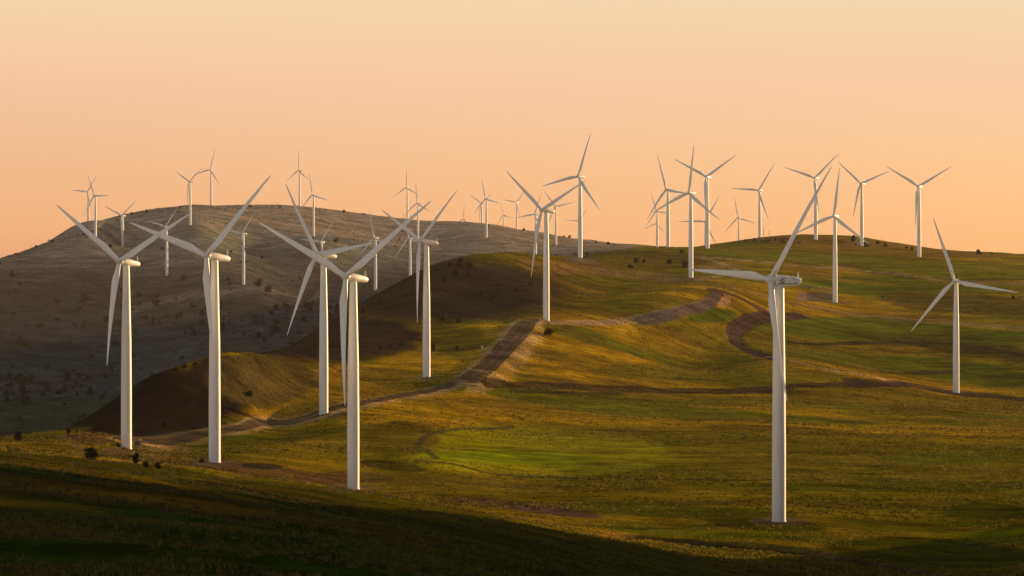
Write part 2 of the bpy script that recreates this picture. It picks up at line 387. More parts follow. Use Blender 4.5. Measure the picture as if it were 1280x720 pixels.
# dry knoll over the flank; shade painted on flank and bottom of the frame
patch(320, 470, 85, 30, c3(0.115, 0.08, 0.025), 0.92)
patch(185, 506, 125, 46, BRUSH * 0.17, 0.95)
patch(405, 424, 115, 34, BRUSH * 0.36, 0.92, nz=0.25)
patch(70, 552, 40, 8, BRUSH * 0.8, 0.6)
patch(500, 418, 110, 14, c3(0.12, 0.09, 0.03), 0.75)
patch(430, 480, 110, 22, c3(0.21, 0.15, 0.025), 0.7)
patch(900, 705, 420, 26, c3(0.045, 0.06, 0.012), 0.8, 0.03)
patch(600, 665, 200, 14, c3(0.05, 0.06, 0.014), 0.7, 0.2)
# the cover of the near hills is shifted warmer, with little blue
col = mix(col, col * c3(1.45, 1.10, 0.18), 1 - farw)
SAGE_SHADE = c3(0.034, 0.025, 0.017)  # sagebrush brown with the shade of the slopes painted in
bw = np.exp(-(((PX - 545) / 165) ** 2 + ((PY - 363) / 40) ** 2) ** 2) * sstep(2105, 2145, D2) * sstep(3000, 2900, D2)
col = mix(col, SAGE_SHADE * (1 + 0.5 * N3)[..., None], np.clip(bw * 1.25, 0, 1) * 0.95)
patch(405, 420, 115, 30, SAGE_SHADE, 0.95, nz=0.25)
patch(185, 506, 125, 46, SAGE_SHADE * 0.55, 0.95, nz=0.25)
patch(285, 470, 50, 26, SAGE_SHADE * 0.9, 0.85)
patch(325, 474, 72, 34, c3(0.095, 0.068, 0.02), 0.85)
# bare reddish ground
patch(112, 548, 40, 8, SOIL, 0.95, 0.0)
patch(210, 573, 110, 8, SOIL * 0.8, 0.8, 0.1)
patch(350, 592, 95, 8, SOIL * 0.85, 0.85, 0.13)
patch(327, 583, 28, 4, BRUSH * 0.35, 0.95, 0.05)
patch(430, 597, 60, 7, SOIL * 0.9, 0.7, 0.0)
patch(660, 634, 95, 7, SOIL, 0.9, 0.12)
patch(690, 640, 60, 4, c3(0.16, 0.08, 0.05), 0.7, 0.12)
patch(590, 627, 30, 5, SOIL * 1.1, 0.7, 0.1)
patch(1020, 371, 24, 6, c3(0.20, 0.14, 0.10), 0.95, 0.0, nz=0.2)
patch(1002, 371, 7, 7, TAN * 0.8, 0.7)
patch(1035, 292, 5, 1, BRUSH, 0.1)
patch(905, 375, 9, 9, TAN * c3(1.0, 0.85, 0.8), 0.85, nz=0.2)
patch(900, 335, 36, 7, TAN * 0.55, 0.6)
patch(800, 343, 90, 5, TAN * 0.5, 0.55, 0.05)
patch(190, 566, 30, 3, TAN * 0.7, 0.7, 0.0)
patch(210, 561, 35, 4, TAN * 0.6, 0.7, 0.0)
patch(725, 325, 22, 5, c3(0.2, 0.14, 0.09), 0.8)
patch(715, 335, 60, 9, c3(0.30, 0.16, 0.04), 0.6, 0.08)

for _t, (_x, _y, _z) in zip(TURB[:11], TB[:11]):
    _px = 640 + F * _x / _y; _py = HY - F * _z / _y
    patch(_px, _py + 0.4, 3600 * 11 / _y, 3600 * 1.7 / _y, c3(0.17, 0.12, 0.07), 0.5, 0.0, nz=0.5)
DEPTHK = 0.30
ROADDIST = np.full((na, nr), 1e9)
def track(pts, hw, colr, w=1.0, edge=None, carve=0.0, k=DEPTHK, ew=0.9, fall=0.6):
    """a worn track: the centre line follows the ground; hw is its half width in metres"""
    global col, GZ
    P = [at(*p) for p in pts]
    d = np.full((na, nr), 1e9); sgn = np.zeros((na, nr))
    pxs = [p[0] for p in pts]
    i0 = max(0, int(col_i0 + (min(pxs) - 60 + 140) / 1.5)); i1 = min(na, int(col_i0 + (max(pxs) + 60 + 140) / 1.5))
    sx = GX[i0:i1]; sy = GY[i0:i1] * k
    best = np.full(sx.shape, 1e9); bs = np.zeros(sx.shape)
    for (ax, ay), (bx, by) in zip(P, P[1:]):
        ay *= k; by *= k
        ex, ey = bx - ax, by - ay; L = ex * ex + ey * ey + 1e-9
        t = np.clip(((sx - ax) * ex + (sy - ay) * ey) / L, 0, 1)
        qx = sx - ax - t * ex; qy = sy - ay - t * ey
        q = np.sqrt(qx * qx + qy * qy)
        m = q < best
        best = np.where(m, q, best); bs = np.where(m, np.sign(ex * qy - ey * qx), bs)
    d[i0:i1] = best; sgn[i0:i1] = bs
    wob = (N3 * 0.5 + N2 * 0.5)
    d = d + wob * hw * 0.18
    if edge is not None:
        for s_, c_, e_ in edge:
            m = sstep(hw + e_ * 1.2, hw + e_ * 0.6, d + e_ * (0.55 * N2 + 0.4 * N3)) * (sgn * s_ >= 0) * ew * (0.7 + 0.9 * N3)
            col = mix(col, c_, np.clip(m, 0, 1))
    m = sstep(hw * 1.06, hw * 0.92, d) * w
    rut = 1 + 0.35 * np.cos(np.clip(d / hw, 0, 1) * 9.0) * 0.5 + 0.5 * N3
    col = mix(col, colr * np.clip(rut, 0.5, 1.6)[..., None], m)
    if carve:
        GZ = GZ - carve * sstep(hw * (0.9 + fall), hw * 0.85, d)
L_, R_ = 1, -1
track([(70, 543), (84, 551), (98, 561), (118, 566)], 1.6, TAN * 0.45, 0.8)
track([(125, 576), (160, 578), (190, 572), (250, 583), (300, 592), (350, 600)], 2.0, TAN * 0.35, 0.6)
track([(150, 549), (200, 553), (240, 547), (300, 537), (345, 529), (400, 518), (450, 505), (505, 494), (560, 484), (597, 477)], 3.6, c3(0.125, 0.08, 0.04), 0.95, [(L_, TAN * 1.0, 3.0), (R_, TAN * 1.05, 4.2)], carve=-0.4, fall=1.0)
track([(590, 478), (607, 464), (622, 450), (638, 432), (652, 416), (664, 404)], 6.5, c3(0.125, 0.083, 0.042), 1.0, [(L_, TAN * 1.0, 5.5), (R_, TAN * 1.1, 8.5)], carve=-2.4, fall=1.9)
track([(690, 403), (730, 403.5), (765, 402), (805, 398), (845, 392), (868, 385), (885, 378)], 2.5, TAN * 1.0, 0.95, k=0.2)
track([(800, 402), (840, 394), (872, 386), (890, 379), (895, 371), (897, 364)], 4.0, c3(0.14, 0.095, 0.075), 0.95, [(L_, TAN * 0.7, 2.5)], carve=-0.8)
track([(890, 362), (925, 372), (945, 383), (962, 391)], 4.5, c3(0.15, 0.085, 0.04), 0.9)
track([(1000, 393), (975, 394), (950, 396), (928, 404), (916, 415), (920, 427), (940, 438), (968, 447)], 6.0, c3(0.09, 0.05, 0.033), 1.0, carve=1.0)
track([(960, 446), (985, 449), (1015, 457), (1045, 464), (1090, 471), (1125, 477)], 2.2, TAN * 1.0, 0.9)
track([(608, 477), (650, 480), (700, 482), (760, 485), (820, 487), (880, 488), (960, 485), (1060, 481), (1130, 480)], 3.0, c3(0.075, 0.037, 0.016), 0.9, carve=0.6, k=0.14)
track([(1060, 478), (1130, 480), (1165, 486), (1195, 491), (1240, 494), (1290, 500)], 3.4, c3(0.075, 0.038, 0.024), 0.9, carve=0.6, k=0.14)
track([(640, 488), (690, 490), (775, 492)], 2.5, BRUSH * 0.5, 0.8, k=0.2)
track([(873, 320), (930, 326), (1000, 333), (1060, 336), (1120, 342), (1180, 350), (1290, 356)], 3.2, TAN * 0.9, 0.85, k=0.2)
track([(868, 321), (890, 325), (908, 332), (922, 338), (905, 344), (880, 349), (866, 351)], 4.0, TAN * 0.8, 0.85)
track([(930, 346), (985, 352), (1010, 358), (1040, 362)], 3.0, TAN * 0.6, 0.8, k=0.2)
track([(1044, 378), (1065, 379)], 2.5, TAN * 0.7, 0.8)
track([(727, 324), (750, 333), (775, 343), (800, 348), (830, 351), (862, 349)], 4.5, c3(0.22, 0.13, 0.07), 0.8, [(R_, TAN * 0.6, 3.0)], k=0.22)
track([(890, 355), (960, 372), (1040, 388), (1120, 398), (1200, 404), (1290, 412)], 3.5, c3(0.34, 0.21, 0.08), 0.6, k=0.2)
track([(985, 428), (1050, 430), (1120, 428), (1195, 430), (1290, 446)], 2.2, BRUSH * 0.4, 0.85, k=0.2)
track([(1100, 465), (1150, 466), (1200, 464)], 2.5, BRUSH * 0.5, 0.8, k=0.2)
track([(520, 575), (600, 589), (700, 597), (800, 599), (960, 600), (1100, 600), (1290, 603)], 0.9, BRUSH * 0.5, 0.6, k=0.2)
track([(545, 572), (520, 556), (535, 543), (590, 536), (640, 534)], 1.7, BRUSH * 0.6, 0.7, k=0.25)
track([(735, 667), (800, 671), (860, 677), (930, 682), (1000, 690), (1060, 698), (1110, 707), (1165, 716), (1200, 724)], 2.6, c3(0.02, 0.018, 0.012), 0.95, [(L_, TAN * 0.2, 1.5)], carve=1.6, k=0.26)
track([(1170, 675), (1220, 680), (1290, 685)], 1.8, c3(0.025, 0.022, 0.014), 0.9, carve=1.0, k=0.3)
track([(160, 388), (200, 377), (245, 367), (300, 363), (350, 366), (400, 372)], 10.0, FARB * 1.35, 0.6)
col = np.clip(col, 0.003, 0.8)

def make_ground():
    X = np.sin(AZ)[:, None] * RR[None]; Y = np.cos(AZ)[:, None] * RR[None]
    co = np.stack([X, Y, GZ], -1).reshape(-1, 3)
    c = np.array([[0, 0, float(GZ[:, 0].mean())]])
    co = np.vstack([co, c]).astype(np.float32)
    cc = np.vstack([col.reshape(-1, 3), col[0, 0][None]])
    idx = np.arange(na * nr).reshape(na, nr)
    a = idx; b = np.roll(idx, -1, 0)
    q = np.stack([a[:, :-1], a[:, 1:], b[:, 1:], b[:, :-1]], -1).reshape(-1, 4)
    t = np.stack([a[:, 0], b[:, 0], np.full(na, na * nr)], -1)
    loops = np.concatenate([q.ravel(), t.ravel()]).astype(np.int32)
    nq, ntv = len(q), len(t)
    starts = np.concatenate([np.arange(nq) * 4, nq * 4 + np.arange(ntv) * 3]).astype(np.int32)
    me = bpy.data.meshes.new('ground')
    me.vertices.add(len(co)); me.vertices.foreach_set('co', co.ravel())
    me.loops.add(len(loops)); me.loops.foreach_set('vertex_index', loops)
    me.polygons.add(nq + ntv); me.polygons.foreach_set('loop_start', starts)
    me.polygons.foreach_set('use_smooth', np.ones(nq + ntv, bool))
    me.update(calc_edges=True)
    at_ = me.attributes.new('cover', 'FLOAT_COLOR', 'POINT')
    at_.data.foreach_set('color', np.hstack([cc, np.ones((len(cc), 1))]).astype(np.float32).ravel())
    me.validate()
    if me.polygons[nq // 2].normal.z < 0: me.flip_normals()
    o = link(bpy.data.objects.new('ground', me))
    tag(o, 'rolling grass and steppe hills with earth tracks', None, None, 'structure')
    return o

def ground_mat():
    m, nt, p = new_mat('grassland')
    L = nt.links.new
    at_ = nt.nodes.new('ShaderNodeAttribute'); at_.attribute_name = 'cover'
    geo = nt.nodes.new('ShaderNodeNewGeometry')
    mpg = nt.nodes.new('ShaderNodeMapping'); mpg.inputs['Scale'].default_value = (0.5, 1.0, 1.0); L(geo.outputs['Position'], mpg.inputs['Vector'])
    def noise(scale, detail, rough=0.6):
        x = nt.nodes.new('ShaderNodeTexNoise'); x.inputs['Scale'].default_value = scale
        x.inputs['Detail'].default_value = detail; x.inputs['Roughness'].default_value = rough
        L(mpg.outputs[0], x.inputs['Vector']); return x
    n1 = noise(0.13, 6, 0.7); n2 = noise(0.9, 4); n3 = noise(0.03, 6, 0.65)
    def rng_(src, lo, hi, a=0.3, b=0.7):
        r = nt.nodes.new('ShaderNodeMapRange'); r.inputs[1].default_value = a; r.inputs[2].default_value = b
        r.inputs[3].default_value = lo; r.inputs[4].default_value = hi; L(src.outputs['Fac'], r.inputs[0]); return r
    r1 = rng_(n1, 0.45, 1.55); r2 = rng_(n2, 0.65, 1.35); r3 = rng_(n3, 0.6, 1.4, 0.36, 0.64)
    m1 = nt.nodes.new('ShaderNodeMath'); m1.operation = 'MULTIPLY'; L(r1.outputs[0], m1.inputs[0]); L(r2.outputs[0], m1.inputs[1])
    m2 = nt.nodes.new('ShaderNodeMath'); m2.operation = 'MULTIPLY'; L(m1.outputs[0], m2.inputs[0]); L(r3.outputs[0], m2.inputs[1])
    vm = nt.nodes.new('ShaderNodeVectorMath'); vm.operation = 'SCALE'
    L(at_.outputs['Color'], vm.inputs[0]); L(m2.outputs[0], vm.inputs['Scale'])
    nt.nodes.remove(p); p = nt.nodes.new('ShaderNodeBsdfDiffuse'); L(vm.outputs[0], p.inputs['Color']); p.inputs['Roughness'].default_value = 0.6
    L(p.outputs[0], nt.nodes['Material Output'].inputs['Surface'])
    bp = nt.nodes.new('ShaderNodeBump'); bp.inputs['Strength'].default_value = 0.8; bp.inputs['Distance'].default_value = 0.5
    L(n2.outputs['Fac'], bp.inputs['Height'])
    bp2 = nt.nodes.new('ShaderNodeBump'); bp2.inputs['Strength'].default_value = 0.8; bp2.inputs['Distance'].default_value = 2.0
    L(n1.outputs['Fac'], bp2.inputs['Height']); L(bp.outputs[0], bp2.inputs['Normal'])
    L(bp2.outputs[0], p.inputs['Normal'])
    return m
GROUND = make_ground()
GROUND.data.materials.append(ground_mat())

# ground height exactly as the mesh has it
def mesh_z(x, y):
    a = math.atan2(x, y); r = math.hypot(x, y)
    i = int(np.clip(np.searchsorted(AZ, a) - 1, 0, na - 2)); j = int(np.clip(np.searchsorted(RR, r) - 1, 0, nr - 2))
    f = (a - AZ[i]) / (AZ[i + 1] - AZ[i]); g = (r - RR[j]) / (RR[j + 1] - RR[j])
    return float((GZ[i, j] * (1 - f) + GZ[i + 1, j] * f) * (1 - g) + (GZ[i, j + 1] * (1 - f) + GZ[i + 1, j + 1] * f) * g)

# ------------------------------------------------------------------ wind turbine parts
def tower_bm(rb, rm, rt):
    bm = bmesh.new()
    prof = [(rb * 1.06, -1.5), (rb * 1.06, 0.25), (rb, 0.26), (rb, 22), (rb + 0.03, 22.02), (rb + 0.03, 22.2), (rb, 22.22), (rm, 46), (rm + 0.03, 46.02), (rm + 0.03, 46.2), (rm, 46.22), (rt, 78.2)]
    ring_loft(bm, [circle(r, z, 36) for r, z in prof])
    return bm
def door_bm(rb):
    bm = bmesh.new()
    add_box(bm, (0, -rb + 0.02, 2.55), (1.1, 0.16, 2.4), bevel=0.05)
    return bm
def steps_bm(rb):
    bm = bmesh.new()
    for k in range(5):
        add_box(bm, (0, -rb - 0.6 - 0.28 * k, 1.2 - 0.24 * k), (1.1, 0.3, 0.08))
    for s in (-1, 1):
        add_tube(bm, (s * 0.58, -rb - 0.3, 2.2), (s * 0.58, -rb - 1.8, 1.0), 0.035, 0.035)
        add_tube(bm, (s * 0.58, -rb - 1.75, -0.2), (s * 0.58, -rb - 1.75, 1.05), 0.04, 0.04)
        add_tube(bm, (s * 0.58, -rb - 0.45, 0.2), (s * 0.58, -rb - 0.45, 2.1), 0.04, 0.04)
    return bm

def superell(w, h, x, zc, e=3.0, n=28):
    pts = []
    for i in range(n):
        t = 2 * math.pi * i / n
        c, s = math.cos(t), math.sin(t)
        pts.append((x, w * math.copysign(abs(c) ** (2 / e), c), zc + h * math.copysign(abs(s) ** (2 / e), s)))
    return pts
# nacelle frame: +X runs downwind (away from the rotor), origin at tower top axis at hub height
def nacelle_round_bm():
    bm = bmesh.new()
    S = [(-2.1, 1.15, 1.25, 0.0, 2.3), (-1.9, 1.5, 1.6, 0.0, 2.4), (-0.6, 1.75, 1.85, -0.05, 2.6), (2.0, 1.72, 1.78, -0.08, 2.7), (5.0, 1.55, 1.5, -0.12, 2.7), (7.3, 1.35, 1.25, -0.18, 2.6), (7.8, 1.1, 1.02, -0.2, 2.4), (8.0, 0.6, 0.6, -0.2, 2.2)]
    ring_loft(bm, [superell(w * 0.88, h * 0.88, x, z, e) for x, w, h, z, e in S])
    add_tube(bm, (0, 0, -2.4), (0, 0, -1.2), 1.28, 1.4, 28)
    return bm
def nacelle_slim_bm():
    bm = bmesh.new()
    S = [(-2.0, 1.1, 1.15, 0.0, 2.6), (-1.8, 1.45, 1.5, 0.0, 3.2), (0.5, 1.6, 1.65, 0.05, 4.0), (4.5, 1.55, 1.5, 0.15, 4.0), (6.6, 1.45, 1.2, 0.3, 4.0), (6.9, 1.1, 0.8, 0.35, 3.0)]
    ring_loft(bm, [superell(w, h, x, z, e) for x, w, h, z, e in S])
    add_tube(bm, (0, 0, -2.4), (0, 0, -1.1), 1.28, 1.4, 28)
    return bm
def nacelle_wedge_bm():
    # long cabin, flat roof, keel rising towards the tail
    bm = bmesh.new()
    sec = [(-2.3, 1.5, 1.45, -1.75), (-1.9, 1.85, 1.75, -2.1), (1.2, 1.95, 1.8, -1.95), (5.5, 1.85, 1.65, -1.45), (7.4, 1.75, 1.5, -1.15), (8.6, 1.55, 1.35, 0.05)]
    rings = []
    for x, w, zt, zb in sec:
        k = zb + (zt - zb) * 0.28
        rings.append([(x, -w * 0.88, zt), (x, w * 0.88, zt), (x, w, zt - 0.35), (x, w, k), (x, w * 0.62, zb), (x, -w * 0.62, zb), (x, -w, k), (x, -w, zt - 0.35)])
    ring_loft(bm, rings)
    es = [e for e in bm.edges]
    bmesh.ops.bevel(bm, geom=es, offset=0.07, segments=2, affect='EDGES')
    add_tube(bm, (0, 0, -2.6), (0, 0, -1.5), 1.68, 1.75, 28)
    return bm
def vane_bm(x, z):
    bm = bmesh.new()
    add_tube(bm, (x, 0.25, z), (x + 0.1, 0.25, z + 2.2), 0.13, 0.09)
    add_box(bm, (x + 0.1, 0.25, z + 2.0), (0.5, 0.1, 0.5), bevel=0.03)
    add_tube(bm, (x, -0.35, z), (x, -0.35, z + 1.2), 0.06, 0.05)
    add_tube(bm, (x - 0.35, -0.35, z + 1.2), (x + 0.35, -0.35, z + 1.2), 0.05, 0.05)
    return bm
# rotor frame: -X points upwind, Z is the blade direction
def hub_bm(r):
    bm = bmesh.new()
    prof = [(2.6, 0.5), (1.35, 0.55), (1.25, 0.95), (0.9, 1.0), (0.2, 1.0), (-0.7, 0.92), (-1.5, 0.68), (-2.05, 0.36), (-2.3, 0.06)]
    rings = []
    for x, k in prof:
        rings.append([(x, r * k * math.cos(2 * math.pi * i / 28), r * k * math.sin(2 * math.pi * i / 28)) for i in range(28)])
    ring_loft(bm, rings)
    return bm
def blade_bm(R=46.0, bend=2.5):
    bm = bmesh.new()
    st = [0.012, 0.03, 0.055, 0.085, 0.12, 0.16, 0.2, 0.25, 0.32, 0.4, 0.5, 0.6, 0.7, 0.8, 0.88, 0.94, 0.975, 0.993, 1.0]
    rings = []
    for s in st:
        z = s * R
        if s < 0.2:
            t = max(0, (s - 0.04) / 0.16); t = t * t * (3 - 2 * t)
            ch = 1.9 + t * (3.35 - 1.9); th = 1.0 + t * (0.30 - 1.0)
        else:
            t = (s - 0.2) / 0.8
            ch = 3.35 * (1 - t) ** 0.9 + 0.42 * t; th = 0.30 - 0.14 * t
            if s > 0.985: ch *= 0.75
            if s > 0.998: ch *= 0.5
        rnd = max(0, 1 - max(0, (s - 0.04) / 0.13))
        tw = math.radians(16 * (1 - s) ** 2 + 1)
        cone_x = -math.sin(CONE) * z + (bend + math.sin(CONE) * R * 0.0) * s * s
        ring = []
        for i in range(20):
            a = 2 * math.pi * i / 20
            c = (math.cos(a) + 1) / 2                      # 0 trailing edge .. 1 leading edge
            xe = math.cos(a) * 0.5; 
            prof = math.sin(a) * 0.5 * (rnd + (1 - rnd) * (c ** 0.55) * 1.05)
            cy = ch * (xe * 1.0 + (1 - rnd) * (-0.18)); cx = ch * th * prof
            ring.append((cone_x + cx * math.cos(tw) + cy * math.sin(tw), -cx * math.sin(tw) + cy * math.cos(tw), z))
        rings.append(ring)
    ring_loft(bm, rings)
    return bm

def emblem_bm():
    """dark round maker's mark with a slanted bar, set on the cabin side"""
    bm = bmesh.new()
    y = -1.965
    def slab(pts):
        pts = [(a * 1.25 + 0.1, b * 1.2) for a, b in pts]
        ring_loft(bm, [[(px, y, pz) for px, pz in pts], [(px, y - 0.03, pz) for px, pz in pts]])
    slab([(-0.95, -0.2), (-0.35, 0.35), (0.15, 0.75), (0.35, 0.72), (0.2, 0.4), (-0.3, -0.05), (-0.75, -0.45)])
    slab([(-0.5, -0.75), (-0.1, -0.35), (0.45, 0.1), (0.75, 0.1), (0.55, -0.25), (0.05, -0.7), (-0.3, -0.95)])
    slab([(0.5, 0.85), (0.9, 0.85), (0.9, 0.55), (0.6, 0.5)])
    return bm
def letter_bm():
    """row of small dark dashes high on the cabin side, too small to read"""
    bm = bmesh.new()
    for k in range(4):
        add_box(bm, (4.2 + 0.5 * k, -1.93 + 0.012 * k, 1.0 - 0.02 * k), (0.34, 0.06, 0.22))
    return bm
def stripe_bm():
    bm = bmesh.new()
    ring_loft(bm, [[(-1.6, -1.99, -1.22), (-1.6, -1.99, -1.05), (-1.6, -1.9, -1.05), (-1.6, -1.9, -1.22)],
                   [(1.2, -2.0, -1.0), (1.2, -2.0, -0.82), (1.2, -1.9, -0.82), (1.2, -1.9, -1.0)],
                   [(7.2, -1.80, -0.50), (7.2, -1.80, -0.36), (7.2, -1.7, -0.36), (7.2, -1.7, -0.50)]])
    return bm

def make_turbine(kind):
    root = empty('wind_turbine')
    if kind == 'w': rb, rm, rt = 2.3, 2.15, 1.72
    elif kind == 'r': rb, rm, rt = 2.3, 2.12, 1.38
    else: rb, rm, rt = 2.25, 2.05, 1.35
    tw = mesh_obj('tower', tower_bm(rb, rm, rt), M_WHITE, root)
    for p in tw.data.polygons: p.use_smooth = True
    mesh_obj('door', door_bm(rb), M_GREY, tw)
    mesh_obj('entrance_steps', steps_bm(rb), M_GREY, tw)
    if kind == 'w':
        nac = mesh_obj('nacelle', nacelle_wedge_bm(), M_NAC, root, smooth=False)
        mesh_obj('emblem', emblem_bm(), M_DARK, nac); mesh_obj('lettering', letter_bm(), M_DARK, nac); mesh_obj('side_stripe', stripe_bm(), M_DARK, nac, smooth=False)
        mesh_obj('wind_vane', vane_bm(8.0, 1.2), M_WHITE, nac); r = 1.75
    elif kind == 'r':
        nac = mesh_obj('nacelle', nacelle_round_bm(), M_NAC, root)
        mesh_obj('wind_vane', vane_bm(7.0, 0.8), M_WHITE, nac); r = 1.48
    else:
        nac = mesh_obj('nacelle', nacelle_slim_bm(), M_NAC, root)
        mesh_obj('wind_vane', vane_bm(6.0, 1.5), M_WHITE, nac); r = 1.55
    hub = mesh_obj('rotor_hub', hub_bm(r), M_BLADE, root)
    bl0 = mesh_obj('blade', blade_bm(), M_BLADE, root)
    bl = [bl0]
    for k in range(2):
        b = bl0.copy(); link(b, root); bl.append(b)
    return root

PROTO = {}
CHORD = {'w': 0.88}
FLAP = {'w': (-4.0, 5.0, 0)}     # degrees each blade leans into the wind
def pose(root, t, base):
    yaw, phi, R = math.radians(t[3]), math.radians(t[4]), t[5]
    # downwind direction in plan is (sin yaw, cos yaw)
    rz = math.pi / 2 - yaw
    rot = Matrix.Rotation(rz, 4, 'Z')
    root.location = base
    top = Matrix.Translation((0, 0, TOWER + 0.0)) @ rot @ Matrix.Rotation(TILT, 4, 'Y')
    rotor = top @ Matrix.Translation((-OVER[t[6]], 0, 0.05))
    k = 0
    for ch in list(root.children):
        if ch.name.startswith('nacelle'): ch.matrix_local = top
        elif ch.name.startswith('rotor_hub'): ch.matrix_local = rotor @ Matrix.Rotation(phi, 4, 'X')
        elif ch.name.startswith('blade'):
            # seen from upwind the phase runs clockwise, +Y of the rotor frame is the photo's left
            ang = phi + k * 2 * math.pi / 3
            pit = Matrix.Rotation(math.radians(-FLAP.get(t[6], (0, 0, 0))[k]), 4, 'Y')
            ch.matrix_local = rotor @ Matrix.Rotation(ang, 4, 'X') @ pit @ Matrix.Diagonal((1, CHORD.get(t[6], 1), R / 46.0, 1)); k += 1
        elif ch.name.startswith('tower'):
            ch.rotation_euler = (0, 0, rz + 2.2)

def copy_tree(o, parent=None):
    c = o.copy(); link(c, parent)
    for ch in list(o.children):
        copy_tree(ch, c)
    return c

for t, (X, Y, Z) in zip(TURB, TB):
    kind = t[6]
    if kind not in PROTO:
        PROTO[kind] = make_turbine(kind); root = PROTO[kind]
    else:
        root = copy_tree(PROTO[kind])
    gz = mesh_z(X, Y)
    zz = max(Z, gz - 1.2) if abs(gz - Z) > 1.2 else Z
    pose(root, t, (X, Y, Z if gz >= Z - 0.3 else gz + 0.0))
    if gz < Z - 0.5 or gz > Z + 1.5:
        print('BASE', t[7][:40], 'ground-base', round(gz - Z, 2))
    tag(root, t[7], 'wind turbine', 'wind turbines on the grassy hills')

# ------------------------------------------------------------------ bushes and small trees
def crown_bm(kind, nleaf, seed):
    r = random.Random(seed); bm = bmesh.new()
    lobes = []
    nl = 9
    for i in range(nl):
        a = r.random() * 6.283
        if kind == 'cone':
            h = 0.12 + 0.8 * (i + r.random()) / nl; rad = 0.34 * (1 - h) ** 0.8
            lobes.append((rad * 0.6 * math.cos(a), rad * 0.6 * math.sin(a), h, 0.10 + 0.24 * (1 - h)))
        elif kind == 'round':
            h = 0.25 + 0.5 * r.random(); rad = 0.28 * r.random() ** 0.5
            lobes.append((rad * math.cos(a), rad * math.sin(a), h, 0.17 + 0.13 * r.random()))
        else:
            h = 0.18 + 0.35 * r.random(); rad = 0.6 * r.random() ** 0.5
            lobes.append((rad * math.cos(a), rad * math.sin(a), h * (1 - 0.4 * rad), 0.22 + 0.12 * r.random()))
    for i in range(nleaf):
        lx, ly, lz, lr = lobes[r.randrange(nl)]
        v = Vector((r.gauss(0, 1), r.gauss(0, 1), r.gauss(0, 1))).normalized()
        p = Vector((lx, ly, lz)) + v * lr * (0.55 + 0.6 * r.random() ** 0.7)
        if p.z < 0.02: p.z = 0.02 + 0.05 * r.random()
        s = (0.035 + 0.05 * r.random()) * (1.0 if nleaf > 300 else 1.7)
        u = Vector((r.gauss(0, 1), r.gauss(0, 1), r.gauss(0, 1))).normalized()
        w = v.cross(u).normalized() if v.cross(u).length > 1e-3 else Vector((1, 0, 0))
        q = v.lerp(u, 0.5).normalized()
        pts = [p - w * s, p + q * s * 1.2, p + w * s, p - q * s * 0.9 + v * s * 0.5]
        vs = [bm.verts.new(x) for x in pts]
        bm.faces.new(vs[:3]); bm.faces.new((vs[0], vs[2], vs[3]))
    return bm
def stem_bm(seed, h=0.6):
    r = random.Random(seed); bm = bmesh.new()
    add_tube(bm, (0, 0, -0.12), (0.02, 0.01, h), 0.045, 0.015, 7)
    for k in range(4):
        a = k * 1.6 + r.random(); z = h * (0.25 + 0.15 * k)
        add_tube(bm, (0, 0, z), (0.2 * math.cos(a), 0.2 * math.sin(a), z + 0.16), 0.018, 0.006, 5)
    return bm
CR = {}
def crown_mesh(kind, big, var, mat):
    key = (kind, big, var, mat.name)
    if key not in CR:
        nm = 'crown' if big else 'shrub'
        o = mesh_obj(nm, crown_bm(kind, 620 if big else 170, hash(key[:3]) % 1000 if False else (len(CR) * 7 + 3)), mat)
        CR[key] = o.data; bpy.data.objects.remove(o)
    return CR[key]
STEM = None
def stem_mesh():
    global STEM
    if STEM is None:
        o = mesh_obj('trunk', stem_bm(5), M_BARK); STEM = o.data; bpy.data.objects.remove(o)
    return STEM

def plant(px, py, wpx, hpx, kind, label, group=None, name='juniper_bush', cat='bush', mat=None, parts=True, xy=None, sink=0.0):
    mat = mat or M_LEAF
    if parts: wpx *= 0.9; hpx *= 0.9
    x, y = xy if xy else at(px, py)
    z = mesh_z(x, y) - sink
    m = y / F
    w, h = wpx * m, hpx * m
    base_w = {'cone': 0.72, 'round': 0.95, 'low': 2.0}[kind]
    sx = w / base_w; sz = h / {'cone': 1.02, 'round': 0.95, 'low': 0.7}[kind]
    var = random.randrange(4)
    if parts:
        root = empty(name, (x, y, z), random.random() * 6.28)
        o = link(bpy.data.objects.new('crown', crown_mesh(kind, True, var, mat)), root); o.scale = (sx, sx, sz)
        s = link(bpy.data.objects.new('trunk', stem_mesh()), root); s.scale = (sz * 0.8, sz * 0.8, sz)
    else:
        root = link(bpy.data.objects.new(name, crown_mesh(kind, False, var, mat)))
        root.location = (x, y, z); root.rotation_euler = (0, 0, random.random() * 6.28); root.scale = (sx, sx, sz)
    tag(root, label, cat, group)
    return root

